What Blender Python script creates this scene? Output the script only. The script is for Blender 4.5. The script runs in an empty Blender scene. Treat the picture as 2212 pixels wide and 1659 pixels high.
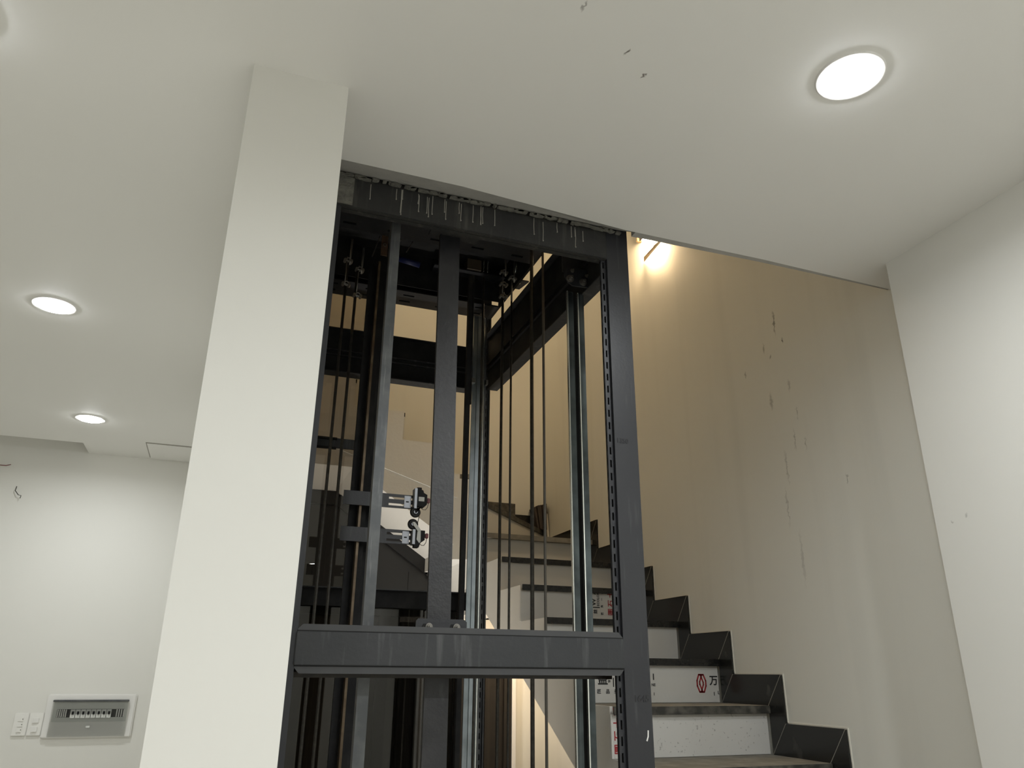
import bpy, bmesh, math, random
from mathutils import Vector, Matrix
random.seed(7)
E0 = 1.5                      # eye height; measured coordinates below are relative to the eye
C = bpy.context.scene.collection
S = bpy.context.scene

# ------------------------------------------------------------------ camera, world, exposure
YAW, PITCH, ROLL, FPX = 0.352958243, 0.364070148, 0.00788088744, 1640.76489
def cam_matrix():
    B = Matrix(((1, 0, 0), (0, 0, -1), (0, 1, 0)))
    c, s = math.cos(YAW), math.sin(YAW); Rz = Matrix(((c, -s, 0), (s, c, 0), (0, 0, 1)))
    c, s = math.cos(PITCH), math.sin(PITCH); Rx = Matrix(((1, 0, 0), (0, c, s), (0, -s, c)))
    c, s = math.cos(ROLL), math.sin(ROLL); Rr = Matrix(((c, -s, 0), (s, c, 0), (0, 0, 1)))
    R = Rr @ Rx @ B @ Rz
    M = Matrix((R[0], -R[1], -R[2])).transposed().to_4x4()
    M.translation = Vector((0, 0, E0))
    return M
cd = bpy.data.cameras.new('camera'); cam = bpy.data.objects.new('camera', cd); C.objects.link(cam)
cam.matrix_world = cam_matrix()
cd.sensor_fit = 'HORIZONTAL'; cd.sensor_width = 36.0; cd.lens = FPX / 2212 * 36.0
cd.clip_start = 0.02; cd.clip_end = 60
S.camera = cam
w = bpy.data.worlds.new('world'); S.world = w; w.use_nodes = True
w.node_tree.nodes['Background'].inputs[0].default_value = (0.5, 0.55, 0.6, 1)
w.node_tree.nodes['Background'].inputs[1].default_value = 0.02
S.view_settings.view_transform = 'Standard'; S.view_settings.look = 'None'
S.view_settings.gamma = 1.0; S.view_settings.use_curve_mapping = False
S.view_settings.exposure = 0.34
S.cycles.use_denoising = True
S.cycles.max_bounces = 10; S.cycles.diffuse_bounces = 6; S.cycles.glossy_bounces = 4
S.cycles.transparent_max_bounces = 12; S.cycles.sample_clamp_indirect = 4.0
S.cycles.caustics_reflective = False; S.cycles.caustics_refractive = False
LED_COL = (0.955, 0.985, 1.0); LED = 70.0; LED_W = 6.6; LED_SPREAD = 166
WARM_COL = (1.0, 0.72, 0.42); WARM = 150.0

# ------------------------------------------------------------------ materials
def mat(name, col, rough=0.6, metal=0.0, spec=0.5, noise=None, bump=None, streak=None, coat=0.0):
    """noise=(scale, amount, colour2)   bump=(scale, strength)   streak=(colour, amount, sx, sz, lo, hi)"""
    m = bpy.data.materials.new(name); m.use_nodes = True
    nt = m.node_tree; N = nt.nodes; L = nt.links
    b = N['Principled BSDF']
    b.inputs['Base Color'].default_value = (*col, 1); b.inputs['Roughness'].default_value = rough
    b.inputs['Metallic'].default_value = metal; b.inputs['Specular IOR Level'].default_value = spec
    if coat: b.inputs['Coat Weight'].default_value = coat
    geo = N.new('ShaderNodeNewGeometry'); out = None
    def mix(prev, fac, c2):
        x = N.new('ShaderNodeMix'); x.data_type = 'RGBA'
        if prev is None: x.inputs['A'].default_value = (*col, 1)
        else: L.new(prev, x.inputs['A'])
        x.inputs['B'].default_value = (*c2, 1); L.new(fac, x.inputs['Factor'])
        return x.outputs['Result']
    def ramped(src, lo, hi, amt):
        r = N.new('ShaderNodeMapRange'); L.new(src, r.inputs[0])
        r.inputs[1].default_value = lo; r.inputs[2].default_value = hi; r.inputs[3].default_value = 0; r.inputs[4].default_value = amt
        return r.outputs[0]
    if noise:
        t = N.new('ShaderNodeTexNoise'); t.inputs['Scale'].default_value = noise[0]; t.inputs['Detail'].default_value = 5
        L.new(geo.outputs['Position'], t.inputs['Vector'])
        out = mix(out, ramped(t.outputs[0], .42, .68, noise[1]), noise[2])
    if streak:
        mp = N.new('ShaderNodeMapping'); mp.inputs['Scale'].default_value = (streak[2], streak[2], streak[3])
        L.new(geo.outputs['Position'], mp.inputs['Vector'])
        t = N.new('ShaderNodeTexNoise'); t.inputs['Scale'].default_value = 1; t.inputs['Detail'].default_value = 4
        L.new(mp.outputs[0], t.inputs['Vector'])
        out = mix(out, ramped(t.outputs[0], streak[4], streak[5], streak[1]), streak[0])
    if out: L.new(out, b.inputs['Base Color'])
    if bump:
        t = N.new('ShaderNodeTexNoise'); t.inputs['Scale'].default_value = bump[0]; t.inputs['Detail'].default_value = 4
        L.new(geo.outputs['Position'], t.inputs['Vector'])
        bp = N.new('ShaderNodeBump'); bp.inputs['Strength'].default_value = bump[1]; bp.inputs['Distance'].default_value = .01
        L.new(t.outputs[0], bp.inputs['Height']); L.new(bp.outputs[0], b.inputs['Normal'])
    return m
def emit(name, col, s):
    m = bpy.data.materials.new(name); m.use_nodes = True; nt = m.node_tree
    nt.nodes.remove(nt.nodes['Principled BSDF'])
    e = nt.nodes.new('ShaderNodeEmission'); e.inputs[0].default_value = (*col, 1); e.inputs[1].default_value = s
    nt.links.new(e.outputs[0], nt.nodes['Material Output'].inputs[0]); return m
def add_marks(m, marks, col):
    """small scuffs of their own shape: (x, y, z, rx, ry, rz, strength) in world space"""
    nt = m.node_tree; N = nt.nodes; L = nt.links; b = N['Principled BSDF']
    geo = N.new('ShaderNodeNewGeometry')
    nz = N.new('ShaderNodeTexNoise'); nz.inputs['Scale'].default_value = 60; L.new(geo.outputs['Position'], nz.inputs['Vector'])
    sub = N.new('ShaderNodeVectorMath'); sub.operation = 'MULTIPLY_ADD'
    L.new(nz.outputs['Color'], sub.inputs[0]); sub.inputs[1].default_value = (.03, .03, .03); L.new(geo.outputs['Position'], sub.inputs[2])
    acc = None
    for (x, y, z, rx, ry, rz, st) in marks:
        a = N.new('ShaderNodeVectorMath'); a.operation = 'SUBTRACT'; L.new(sub.outputs[0], a.inputs[0]); a.inputs[1].default_value = (x + .015, y + .015, z + E0 + .015)
        d = N.new('ShaderNodeVectorMath'); d.operation = 'DIVIDE'; L.new(a.outputs[0], d.inputs[0]); d.inputs[1].default_value = (rx, ry, rz)
        l = N.new('ShaderNodeVectorMath'); l.operation = 'LENGTH'; L.new(d.outputs[0], l.inputs[0])
        r = N.new('ShaderNodeMapRange'); L.new(l.outputs['Value'], r.inputs[0])
        r.inputs[1].default_value = 1.0; r.inputs[2].default_value = .3; r.inputs[3].default_value = 0; r.inputs[4].default_value = st
        if acc is None: acc = r.outputs[0]
        else:
            mx = N.new('ShaderNodeMath'); mx.operation = 'MAXIMUM'; L.new(acc, mx.inputs[0]); L.new(r.outputs[0], mx.inputs[1]); acc = mx.outputs[0]
    x = N.new('ShaderNodeMix'); x.data_type = 'RGBA'
    if b.inputs['Base Color'].links: L.new(b.inputs['Base Color'].links[0].from_socket, x.inputs['A'])
    else: x.inputs['A'].default_value = b.inputs['Base Color'].default_value
    x.inputs['B'].default_value = (*col, 1); L.new(acc, x.inputs['Factor']); L.new(x.outputs['Result'], b.inputs['Base Color'])

PAINT = (0.76, 0.75, 0.705)
M = {}
M['paint'] = mat('cream_wall_paint', PAINT, .62, spec=.3, noise=(1.3, .12, (.72, .71, .66)), bump=(35, .03))
M['ceil'] = mat('white_ceiling_paint', (.78, .77, .735), .62, spec=.3, noise=(.9, .10, (.74, .73, .70)), bump=(40, .02))
M['stairwall'] = mat('scuffed_stair_wall_paint', (.78, .775, .72), .65, spec=.3, noise=(1.7, .15, (.72, .71, .66)),
                     streak=((.53, .53, .48), .22, 7, .5, .52, .8), bump=(35, .03))
M['plaster'] = mat('bare_plaster', (.76, .75, .71), .8, noise=(3, .2, (.70, .69, .65)), bump=(60, .1))
M['rawedge_shade'] = mat('raw_plaster_edge_shade', (.40, .39, .36), .85, noise=(20, .4, (.30, .29, .27)), bump=(70, .3))  # raw plaster, its grey darkened to stand in for the strip's shade
M['rough'] = mat('rough_cement', (.17, .165, .14), .95, noise=(40, .7, (.08, .078, .07)), bump=(90, .8))
M['floor'] = mat('beige_floor_tile', (.66, .64, .59), .35, noise=(4, .2, (.60, .58, .53)))
M['steel'] = mat('charcoal_painted_steel', (.018, .020, .0225), .48, spec=.5, noise=(7, .5, (.030, .031, .033)),
                 streak=((.16, .16, .16), .38, 45, 4, .56, .78), bump=(120, .05))
M['steelclean'] = mat('charcoal_steel_upright', (.0165, .0175, .0215), .42, spec=.5, noise=(9, .35, (.026, .027, .030)),
                 streak=((.14, .14, .14), .25, 60, 6, .6, .8), bump=(120, .04))
M['steellip'] = mat('grey_steel_lip', (.040, .041, .043), .5, noise=(9, .4, (.05, .05, .052)))
M['headsteel'] = mat('cement_stained_black_steel', (.015, .015, .015), .6, noise=(11, .55, (.038, .037, .033)), streak=((.11, .105, .09), .45, 50, 5, .55, .78), bump=(90, .15))
M['uprightsteel'] = mat('scuffed_black_steel', (.015, .015, .017), .42, noise=(16, .6, (.032, .031, .033)), streak=((.09, .09, .095), .35, 40, 14, .62, .85), bump=(110, .08))
M['galvdark'] = mat('mottled_galvanised_steel', (.10, .12, .125), .28, metal=.8, noise=(9, .8, (.03, .035, .037)), streak=((.25, .28, .30), .4, 70, 3, .55, .8))
M['darksteel'] = mat('black_oiled_steel', (.010, .010, .011), .65, spec=.22, noise=(12, .6, (.03, .03, .028)), bump=(100, .08))
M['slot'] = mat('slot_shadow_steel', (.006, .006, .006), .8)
M['greyflat'] = mat('grey_galvanised_flat', (.085, .09, .095), .40, metal=.35, noise=(25, .4, (.18, .185, .18)), streak=((.3, .3, .3), .4, 160, 9, .6, .75))
M['galv'] = mat('galvanised_rail_steel', (.30, .34, .37), .33, metal=.85, noise=(14, .55, (.16, .19, .20)), streak=((.5, .53, .55), .4, 70, 3, .5, .75))
M['bright'] = mat('bright_machined_edge', (.78, .80, .76), .25, metal=.9)
M['brass'] = mat('oil_stained_brown_edge', (.10, .070, .042), .4, metal=.5, noise=(20, .6, (.22, .17, .11)))
M['bolt'] = mat('grey_zinc_bolt', (.22, .21, .19), .38, metal=.8)
M['rust'] = mat('rusty_brown_steel', (.10, .055, .03), .7, noise=(30, .6, (.05, .03, .02)))
M['blue'] = mat('blue_plastic', (.004, .010, .07), .5)
M['rope'] = mat('greasy_steel_rope', (.045, .042, .036), .5, metal=.4, noise=(90, .5, (.09, .085, .075)))
M['ropelight'] = mat('grey_travelling_cable', (.13, .12, .105), .6)
M['granite'] = mat('black_granite', (.014, .014, .013), .22, spec=.5, noise=(50, .35, (.03, .03, .028)), streak=((.17, .165, .15), .5, 9, 9, .62, .85))
M['dusty'] = mat('dusty_granite_tread', (.20, .185, .155), .75, noise=(14, .6, (.34, .32, .27)), bump=(50, .2))
M['nosing'] = mat('dark_granite_nosing', (.035, .034, .030), .5, noise=(25, .7, (.16, .15, .125)))
M['riser'] = mat('pale_grey_stone_riser', (.70, .69, .655), .45, noise=(6, .2, (.64, .63, .59)))
M['riserdirty'] = mat('speckled_pale_stone_riser', (.68, .67, .64), .5, noise=(85, .75, (.30, .29, .27)))
M['riserdirty'].node_tree.nodes['Map Range'].inputs[1].default_value = .63
M['riserdirty'].node_tree.nodes['Map Range'].inputs[2].default_value = .70
M['grout'] = mat('grey_tile_grout', (.30, .285, .25), .9)
M['caulk'] = mat('pale_plaster_edge', (.74, .71, .63), .85, bump=(60, .3))
M['white'] = mat('white_plastic', (.80, .79, .76), .35)
M['switch'] = mat('white_switch_plastic', (.83, .82, .78), .3)
M['black'] = mat('black_plastic', (.006, .006, .006), .6, spec=.25)
M['rubber'] = mat('black_rubber', (.008, .008, .008), .6)
M['zinc'] = mat('zinc_plated_bracket', (.30, .31, .33), .4, metal=.6)
M['whitelab'] = mat('white_sticker', (.6, .6, .56), .6)
M['red'] = mat('dark_red_terminal', (.14, .008, .01), .45)
M['redink'] = mat('red_print', (.38, .03, .035), .7)
M['blackink'] = mat('black_print', (.02, .02, .02), .7)
M['pencil'] = mat('pencil_mark', (.018, .018, .02), .7)
M['cladding'] = mat('dark_grey_cladding', (.019, .0185, .018), .4, noise=(2, .3, (.024, .0235, .022)))
M['cladtrim'] = mat('charcoal_trim_board', (.010, .010, .011), .4)
M['brown'] = mat('dark_brown_door_wood', (.012, .009, .006), .4, streak=((.035, .026, .016), .5, 40, .8, .5, .7))
M['sand'] = mat('brown_tinted_board', (.085, .066, .045), .5, streak=((.05, .037, .026), .5, 30, .6, .5, .7))
M['led'] = emit('led_diffuser', LED_COL, LED)
M['led2'] = emit('led_diffuser_dim', LED_COL, LED * .8)  # same diffuser with lower emission
M['fill_led'] = emit('added_fill_face', (1.0, .95, .87), 6)
M['warm2'] = emit('added_warm_lamp_dim', (1.0, .72, .44), 48)
M['warm3'] = emit('added_warm_lamp_upper', WARM_COL, 55)
M['warm4'] = emit('warm_sconce_glass', WARM_COL, 150)
M['warm'] = emit('warm_lamp', WARM_COL, WARM)
M['tan'] = mat('tan_lamp_housing', (.22, .15, .08), .5)
M['panelgrey'] = mat('grey_window_plastic', (.64, .65, .62), .25)
M['tile_strip'] = mat('dark_brown_stone_strip', (.05, .038, .03), .5, noise=(20, .4, (.09, .07, .055)))
def tinted():
    m = bpy.data.materials.new('tinted_shaft_glass'); m.use_nodes = True; nt = m.node_tree; N = nt.nodes; L = nt.links
    N.remove(N['Principled BSDF'])
    t = N.new('ShaderNodeBsdfTransparent'); t.inputs[0].default_value = (.62, .60, .57, 1)
    g = N.new('ShaderNodeBsdfGlossy'); g.inputs['Roughness'].default_value = .0; g.inputs[0].default_value = (1, 1, 1, 1)
    f = N.new('ShaderNodeFresnel'); f.inputs[0].default_value = 1.5
    x = N.new('ShaderNodeMixShader'); L.new(f.outputs[0], x.inputs[0]); L.new(t.outputs[0], x.inputs[1]); L.new(g.outputs[0], x.inputs[2])
    L.new(x.outputs[0], N['Material Output'].inputs[0]); return m
M['glass'] = tinted()
def clear():
    m = bpy.data.materials.new('grey_clear_cover'); m.use_nodes = True; nt = m.node_tree; N = nt.nodes; L = nt.links
    N.remove(N['Principled BSDF'])
    t = N.new('ShaderNodeBsdfTransparent'); t.inputs[0].default_value = (.975, .98, .975, 1)
    g = N.new('ShaderNodeBsdfGlossy'); g.inputs['Roughness'].default_value = .1
    f = N.new('ShaderNodeFresnel'); f.inputs[0].default_value = 1.45
    x = N.new('ShaderNodeMixShader'); L.new(f.outputs[0], x.inputs[0]); L.new(t.outputs[0], x.inputs[1]); L.new(g.outputs[0], x.inputs[2])
    L.new(x.outputs[0], N['Material Output'].inputs[0]); return m
M['cover'] = clear()

# ------------------------------------------------------------------ mesh helpers (coordinates relative to the eye)
def bm_new(): return bmesh.new()
def box(bm, x0, x1, y0, y1, z0, z1):
    v = [bm.verts.new((x, y, z)) for x in (x0, x1) for y in (y0, y1) for z in (z0, z1)]
    for f in ((0, 1, 3, 2), (4, 6, 7, 5), (0, 4, 5, 1), (2, 3, 7, 6), (0, 2, 6, 4), (1, 5, 7, 3)):
        bm.faces.new([v[i] for i in f])
def prism(bm, pts, axis, a, b):
    """pts: 2-D outline in the two other axes (in x,y,z order); extruded along axis from a to b"""
    def P(p, c):
        return {'x': (c, p[0], p[1]), 'y': (p[0], c, p[1]), 'z': (p[0], p[1], c)}[axis]
    A = [bm.verts.new(P(p, a)) for p in pts]; B = [bm.verts.new(P(p, b)) for p in pts]
    n = len(pts)
    fa = bm.faces.new(A); fb = bm.faces.new(B[::-1])
    for i in range(n): bm.faces.new((A[i], B[i], B[(i + 1) % n], A[(i + 1) % n]))
    fa.normal_update(); fb.normal_update()
    if n > 4: bmesh.ops.triangulate(bm, faces=[fa, fb], ngon_method='EAR_CLIP')
def ring(c, d, r, n, up=None):
    d = Vector(d).normalized(); u = d.orthogonal().normalized(); v = d.cross(u)
    return [Vector(c) + r * (math.cos(2 * math.pi * i / n) * u + math.sin(2 * math.pi * i / n) * v) for i in range(n)]
def cyl(bm, p0, p1, r, n=12, r1=None):
    d = Vector(p1) - Vector(p0); r1 = r if r1 is None else r1
    A = [bm.verts.new(p) for p in ring(p0, d, r, n)]; B = [bm.verts.new(p) for p in ring(p1, d, r1, n)]
    bm.faces.new(A[::-1]); bm.faces.new(B)
    for i in range(n): bm.faces.new((A[i], A[(i + 1) % n], B[(i + 1) % n], B[i]))
def tube(bm, pts, r, n=8):
    pts = [Vector(p) for p in pts]; prev = None; u = None
    for i, p in enumerate(pts):
        d = (pts[min(i + 1, len(pts) - 1)] - pts[max(i - 1, 0)]).normalized()
        u = d.orthogonal().normalized() if u is None else (u - d * u.dot(d)).normalized()
        v = d.cross(u)
        R = [bm.verts.new(p + r * (math.cos(2 * math.pi * k / n) * u + math.sin(2 * math.pi * k / n) * v)) for k in range(n)]
        if prev:
            for k in range(n): bm.faces.new((prev[k], prev[(k + 1) % n], R[(k + 1) % n], R[k]))
        else: bm.faces.new(R[::-1])
        prev = R
    bm.faces.new(prev)
def torus(bm, c, axis, R, r, n=20, m=8):
    c = Vector(c); a = Vector(axis).normalized(); u = a.orthogonal().normalized(); v = a.cross(u); rows = []
    for i in range(n):
        t = 2 * math.pi * i / n; o = math.cos(t) * u + math.sin(t) * v
        rows.append([bm.verts.new(c + R * o + r * (math.cos(2 * math.pi * k / m) * o + math.sin(2 * math.pi * k / m) * a)) for k in range(m)])
    for i in range(n):
        for k in range(m):
            bm.faces.new((rows[i][k], rows[(i + 1) % n][k], rows[(i + 1) % n][(k + 1) % m], rows[i][(k + 1) % m]))
def slotted(bm, plane, c, t, u0, u1, v0, v1, s0, s1, slots):
    """strip with real slots. plane 'x': plate at x=c..c+t, u=y, v=z (slots along v); plane 'z': plate at z=c..c+t, u=y, v=x."""
    def cell(ua, ub, va, vb):
        if ub - ua < 1e-5 or vb - va < 1e-5: return
        if plane == 'x': box(bm, c, c + t, ua, ub, va, vb)
        elif plane == 'y': box(bm, ua, ub, c, c + t, va, vb)
        else: box(bm, va, vb, ua, ub, c, c + t)
    cell(u0, s0, v0, v1); cell(s1, u1, v0, v1); v = v0
    for a, b in slots: cell(s0, s1, v, a); v = b
    cell(s0, s1, v, v1)
def tag(o, label=None, cat=None, group=None, kind=None):
    if label: o['label'] = label
    if cat: o['category'] = cat
    if group: o['group'] = group
    if kind: o['kind'] = kind
    return o
def wloc(o):
    v = Vector(o.location)
    return v + wloc(o.parent) if o.parent else v
def obj(name, bm, m, parent=None, bevel=0, smooth=False, base='bottom'):
    bmesh.ops.translate(bm, verts=bm.verts, vec=(0, 0, E0))
    bmesh.ops.recalc_face_normals(bm, faces=bm.faces)
    xs = [v.co.x for v in bm.verts]; ys = [v.co.y for v in bm.verts]; zs = [v.co.z for v in bm.verts]
    c = Vector(((min(xs) + max(xs)) / 2, (min(ys) + max(ys)) / 2, min(zs)))
    bmesh.ops.translate(bm, verts=bm.verts, vec=-c)
    if bevel: bmesh.ops.bevel(bm, geom=[e for e in bm.edges if e.calc_face_angle(0) > .6], offset=bevel, segments=2, affect='EDGES', clamp_overlap=True)
    me = bpy.data.meshes.new(name); bm.to_mesh(me); bm.free()
    if smooth:
        for p in me.polygons: p.use_smooth = True
    me.materials.append(m)
    o = bpy.data.objects.new(name, me); C.objects.link(o)
    if parent: o.parent = parent; o.location = c - wloc(parent)
    else: o.location = c
    return o
def thing(name, label, cat, loc, group=None):
    o = bpy.data.objects.new(name, None); C.objects.link(o); o.location = (loc[0], loc[1], loc[2] + E0); o.empty_display_size = .05
    return tag(o, label, cat, group)
def qbox(name, m, *b, parent=None, bevel=0):
    bm = bm_new(); box(bm, *b); return obj(name, bm, m, parent, bevel)
def struct(name, bm, m, parent=None):
    o = obj(name, bm, m, parent)
    if parent is None: o['kind'] = 'structure'
    return o
def copy_tree(o, parent=None):
    c = o.copy(); C.objects.link(c); c.parent = parent
    for ch in list(o.children): copy_tree(ch, c)
    return c
def text(name, s, size, m, parent, loc, rot=0.0, depth=.0004, extra_scale=(1, 1), bold=.022):
    """flat lettering facing -Y at loc (eye-relative), rotated by rot about the reading direction; becomes a mesh"""
    cu = bpy.data.curves.new(name, 'FONT'); cu.body = s; cu.size = size; cu.extrude = depth; cu.align_x = 'CENTER'; cu.align_y = 'CENTER'; cu.resolution_u = 3; cu.offset = size * bold
    t = bpy.data.objects.new(name + '_curve', cu); C.objects.link(t)
    me = bpy.data.meshes.new_from_object(t.evaluated_get(bpy.context.evaluated_depsgraph_get()))
    bpy.data.objects.remove(t); bpy.data.curves.remove(cu)
    me.transform(Matrix.Rotation(math.pi / 2, 4, 'X') @ Matrix.Rotation(rot, 4, 'Z') @ Matrix.Diagonal((extra_scale[0], extra_scale[1], 1, 1)))
    me.materials.clear(); me.materials.append(m); me.name = name
    o = bpy.data.objects.new(name, me); C.objects.link(o)
    o.parent = parent; o.location = Vector((loc[0], loc[1], loc[2] + E0)) - wloc(parent)
    return o

ZF, ZC, ZT = -1.5, 1.26, 4.6
XW, XN = 2.05, 1.895          # stair wall, nearer wall
YB, YBL = 4.90, 5.20          # stairwell back wall, room back wall

# ------------------------------------------------------------------ setting
bm = bm_new(); box(bm, -3.35, 2.2, -5.15, 5.35, ZF - .12, ZF); struct('floor', bm, M['floor'])
bm = bm_new()
pts = [(-3.2, -5.0), (XN, -5.0), (XW, -5.0), (XW, 1.753), (1.507, 1.742), (1.005, 1.747), (.48, 1.712), (.124, 1.712), (0.0, 1.712), (0.0, YBL), (-.884, YBL), (-.884, 4.955), (-3.2, 4.955)]
prism(bm, pts, 'z', ZC, ZC + .19); box(bm, -3.2, -.884, 4.955, YBL, ZC + .17, ZC + .19)
ceiling = struct('ceiling', bm, M['ceil'])
add_marks(M['ceil'], [(.532, 1.037, ZC, .004, .018, .02, .6), (.672, 1.117, ZC, .004, .012, .02, .9), (.74, 1.168, ZC, .003, .008, .02, .9)], (.12, .10, .08))
# access hatch in the ceiling of the left room: fine seam round a flush panel
hatch = bm_new(); box(hatch, -.533, -.20, 4.80, 5.15, ZC - .004, ZC + .0); hp = obj('access_panel', hatch, M['grout'], ceiling)
hatch = bm_new(); box(hatch, -.527, -.206, 4.806, 5.144, ZC - .007, ZC - .003); obj('panel_face', hatch, M['ceil'], hp)
bm = bm_new(); box(bm, XN, 2.2, -5.0, 1.62, ZF, ZC); struct('wall_right', bm, M['paint'])
bm = bm_new(); box(bm, XW, 2.2, 1.62, 5.05, ZF, ZT); struct('wall_stair', bm, M['stairwall'])
bm = bm_new(); box(bm, .10, XW, YB, 5.05, ZF, ZT); struct('wall_back', bm, M['stairwall'])
bm = bm_new(); prism(bm, [(-.084, 1.442), (.124, 1.442), (.124, 1.70), (.098, 1.70), (.098, YB), (.1, 5.05), (.1, YBL), (-.084, YBL)], 'z', ZF, ZC); struct('wall_partition', bm, M['paint'])
bm = bm_new(); box(bm, -.05, .098, 1.75, 5.05, ZC + .19, ZT); struct('wall_upper_left', bm, M['stairwall'])
bm = bm_new(); box(bm, -.05, 2.2, 1.60, 1.742, ZC + .19, ZT); struct('wall_upper_front', bm, M['stairwall'])
bm = bm_new(); box(bm, -.05, 2.2, 1.60, 5.05, ZT, ZT + .12); struct('ceiling_stairwell', bm, M['ceil'])
bm = bm_new(); box(bm, -3.2, -.084, YBL, 5.35, ZF, ZC + .19); struct('wall_back_left', bm, M['paint'])
bm = bm_new(); box(bm, -3.35, -3.2, -5.0, 5.35, ZF, ZC + .19); struct('wall_left', bm, M['paint'])
bm = bm_new(); box(bm, -3.2, 2.2, -5.15, -5.0, ZF, ZC + .19); struct('wall_front', bm, M['paint'])
add_marks(M['stairwall'], [(2.05, 2.355, 1.40, .05, .006, .07, .75), (2.05, 2.315, 1.30, .05, .006, .012, .9), (2.05, 2.437, 1.31, .05, .007, .03, .5), (2.05, 2.40, 1.26, .05, .007, .012, .6),
    (2.05, 2.43, 1.07, .05, .012, .05, .45), (2.05, 2.287, .978, .05, .005, .03, .5), (2.05, 2.32, .873, .05, .005, .05, .5), (2.05, 2.385, .775, .05, .006, .08, .35), (2.05, 2.408, .62, .05, .006, .09, .35),
    (2.05, 2.577, 1.243, .05, .005, .02, .5), (2.05, 2.082, .66, .05, .004, .025, .6), (2.05, 2.265, .84, .05, .004, .03, .4), (2.05, 2.314, 1.10, .05, .008, .03, .4), (2.05, 2.36, .42, .05, .008, .12, .25)], (.17, .165, .14))

add_marks(M['paint'], [(1.895, 1.521, .417, .03, .008, .007, .45), (1.895, 1.566, .403, .03, .006, .006, .45)], (.25, .24, .21))
# raw plaster return, shade painted into its grey, between ceiling edge and the steel head beam
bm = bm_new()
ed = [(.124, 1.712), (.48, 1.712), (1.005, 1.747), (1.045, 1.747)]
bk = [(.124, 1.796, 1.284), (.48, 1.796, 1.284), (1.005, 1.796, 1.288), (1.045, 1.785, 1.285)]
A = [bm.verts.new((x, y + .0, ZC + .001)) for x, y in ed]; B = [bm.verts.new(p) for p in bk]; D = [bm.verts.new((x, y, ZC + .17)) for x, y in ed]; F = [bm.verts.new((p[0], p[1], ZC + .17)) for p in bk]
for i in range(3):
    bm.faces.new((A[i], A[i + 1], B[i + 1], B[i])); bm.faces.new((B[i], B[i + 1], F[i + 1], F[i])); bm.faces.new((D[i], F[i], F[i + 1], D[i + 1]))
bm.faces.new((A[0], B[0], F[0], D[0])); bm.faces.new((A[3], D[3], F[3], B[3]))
struct('trim_1', bm, M['rawedge_shade'])
bm = bm_new(); prism(bm, [(1.045, 1.747), (1.507, 1.742), (XW, 1.753), (XW, 1.766), (1.507, 1.766), (1.045, 1.780)], 'z', ZC + .005, ZC + .17); struct('trim_2', bm, M['rawedge_shade'])
# ragged cement fill along the top of the beam
for i in range(40):
    x = .14 + i * .0223 + random.uniform(-.008, .008)
    bm = bm_new(); wd = random.uniform(.006, .022); z0 = 1.274 + .004 * i / 40 + random.uniform(-.002, .003)
    o = [(x + math.cos(a) * wd * random.uniform(.6, 1.1), z0 + math.sin(a) * .0045 * random.uniform(.5, 1.3)) for a in [k * math.pi / 4 for k in range(8)]]
    prism(bm, o, 'y', 1.788, 1.80)
    if i == 0: cem = struct('trim_3', bm, M['rough'])
    else: obj('cement_blob', bm, M['rough'], cem)

# ------------------------------------------------------------------ staircase
RISE, RUN = .1715, .302
def zt(k): return -.28 + RISE * k          # tread tops
def Yk(k): return 2.247 + RUN * k          # skirting uprights
def nose(k): return Yk(k) + .08
def riser(k): return Yk(k) + .105
XL = 1.37
stair = thing('staircase', 'winding staircase with black stone treads and pale risers round the lift shaft', 'staircase', (1.7, 3.0, ZF))
bm = bm_new()
def prof(k0, dz=.03):
    p = []
    for k in range(k0, 7):
        y = riser(k) + .018
        p.append((y, zt(k - 1) - dz if k > k0 else None)); p.append((y, zt(k) - dz))
    return p
def body(k0, x0, x1, dz=.03):
    p = prof(k0, dz); y0 = p[0][0]; sof = lambda y: -.02 + .573 * (y - 3.54)
    zb = max(sof(y0), ZF); p[0] = (y0, zb)
    yb = YB if dz else 4.19
    pts = p + [(yb, zt(6) - dz), (yb, .325), (4.142, .325)]
    if zb == ZF: pts.append((3.54 + (ZF + .02) / .573, ZF))
    prism(bm, pts, 'x', x0, x1)
body(-6, XL, XL + .012, 0)
body(-6, XL + .012, XN - .001); body(-1, XN - .001, XW - .005)
# second flight body (rises to the left along the back wall)
NX = {8: 1.37, 9: 1.17, 10: .872, 11: .575}
top = [(2.05, zt(6) - .03), (1.37, zt(6) - .03), (1.37, zt(8) - .03), (1.17, zt(8) - .03), (1.17, zt(9) - .03), (.872, zt(9) - .03), (.872, zt(10) - .03), (.575, zt(10) - .03), (.575, zt(11) - .03), (.10, zt(11) - .03)]
bot = [(.10, 1.075), (.60, 1.075), (1.236, .66), (1.40, .45), (1.6, .325), (2.05, .325)]
prism(bm, top + bot, 'y', 4.20, YB - .002)
curb = [(1.37, .9), (1.37, zt(8)), (1.17, zt(8)), (1.17, zt(9)), (.872, zt(9)), (.872, zt(10)), (.575, zt(10)), (.575, zt(11)), (.10, zt(11)), (.10, 1.3)]
prism(bm, curb, 'y', 4.195, 4.215)
prism(bm, [(1.37, 4.142), (2.05, 4.9), (1.37, 4.9)], 'z', .6, zt(7) - .03)
prism(bm, [(1.37, 4.142), (1.60, 4.9), (1.2, 4.9), (1.2, 4.2)], 'z', .6, zt(8) - .03)
obj('stair_body', bm, M['plaster'], stair)
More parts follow.
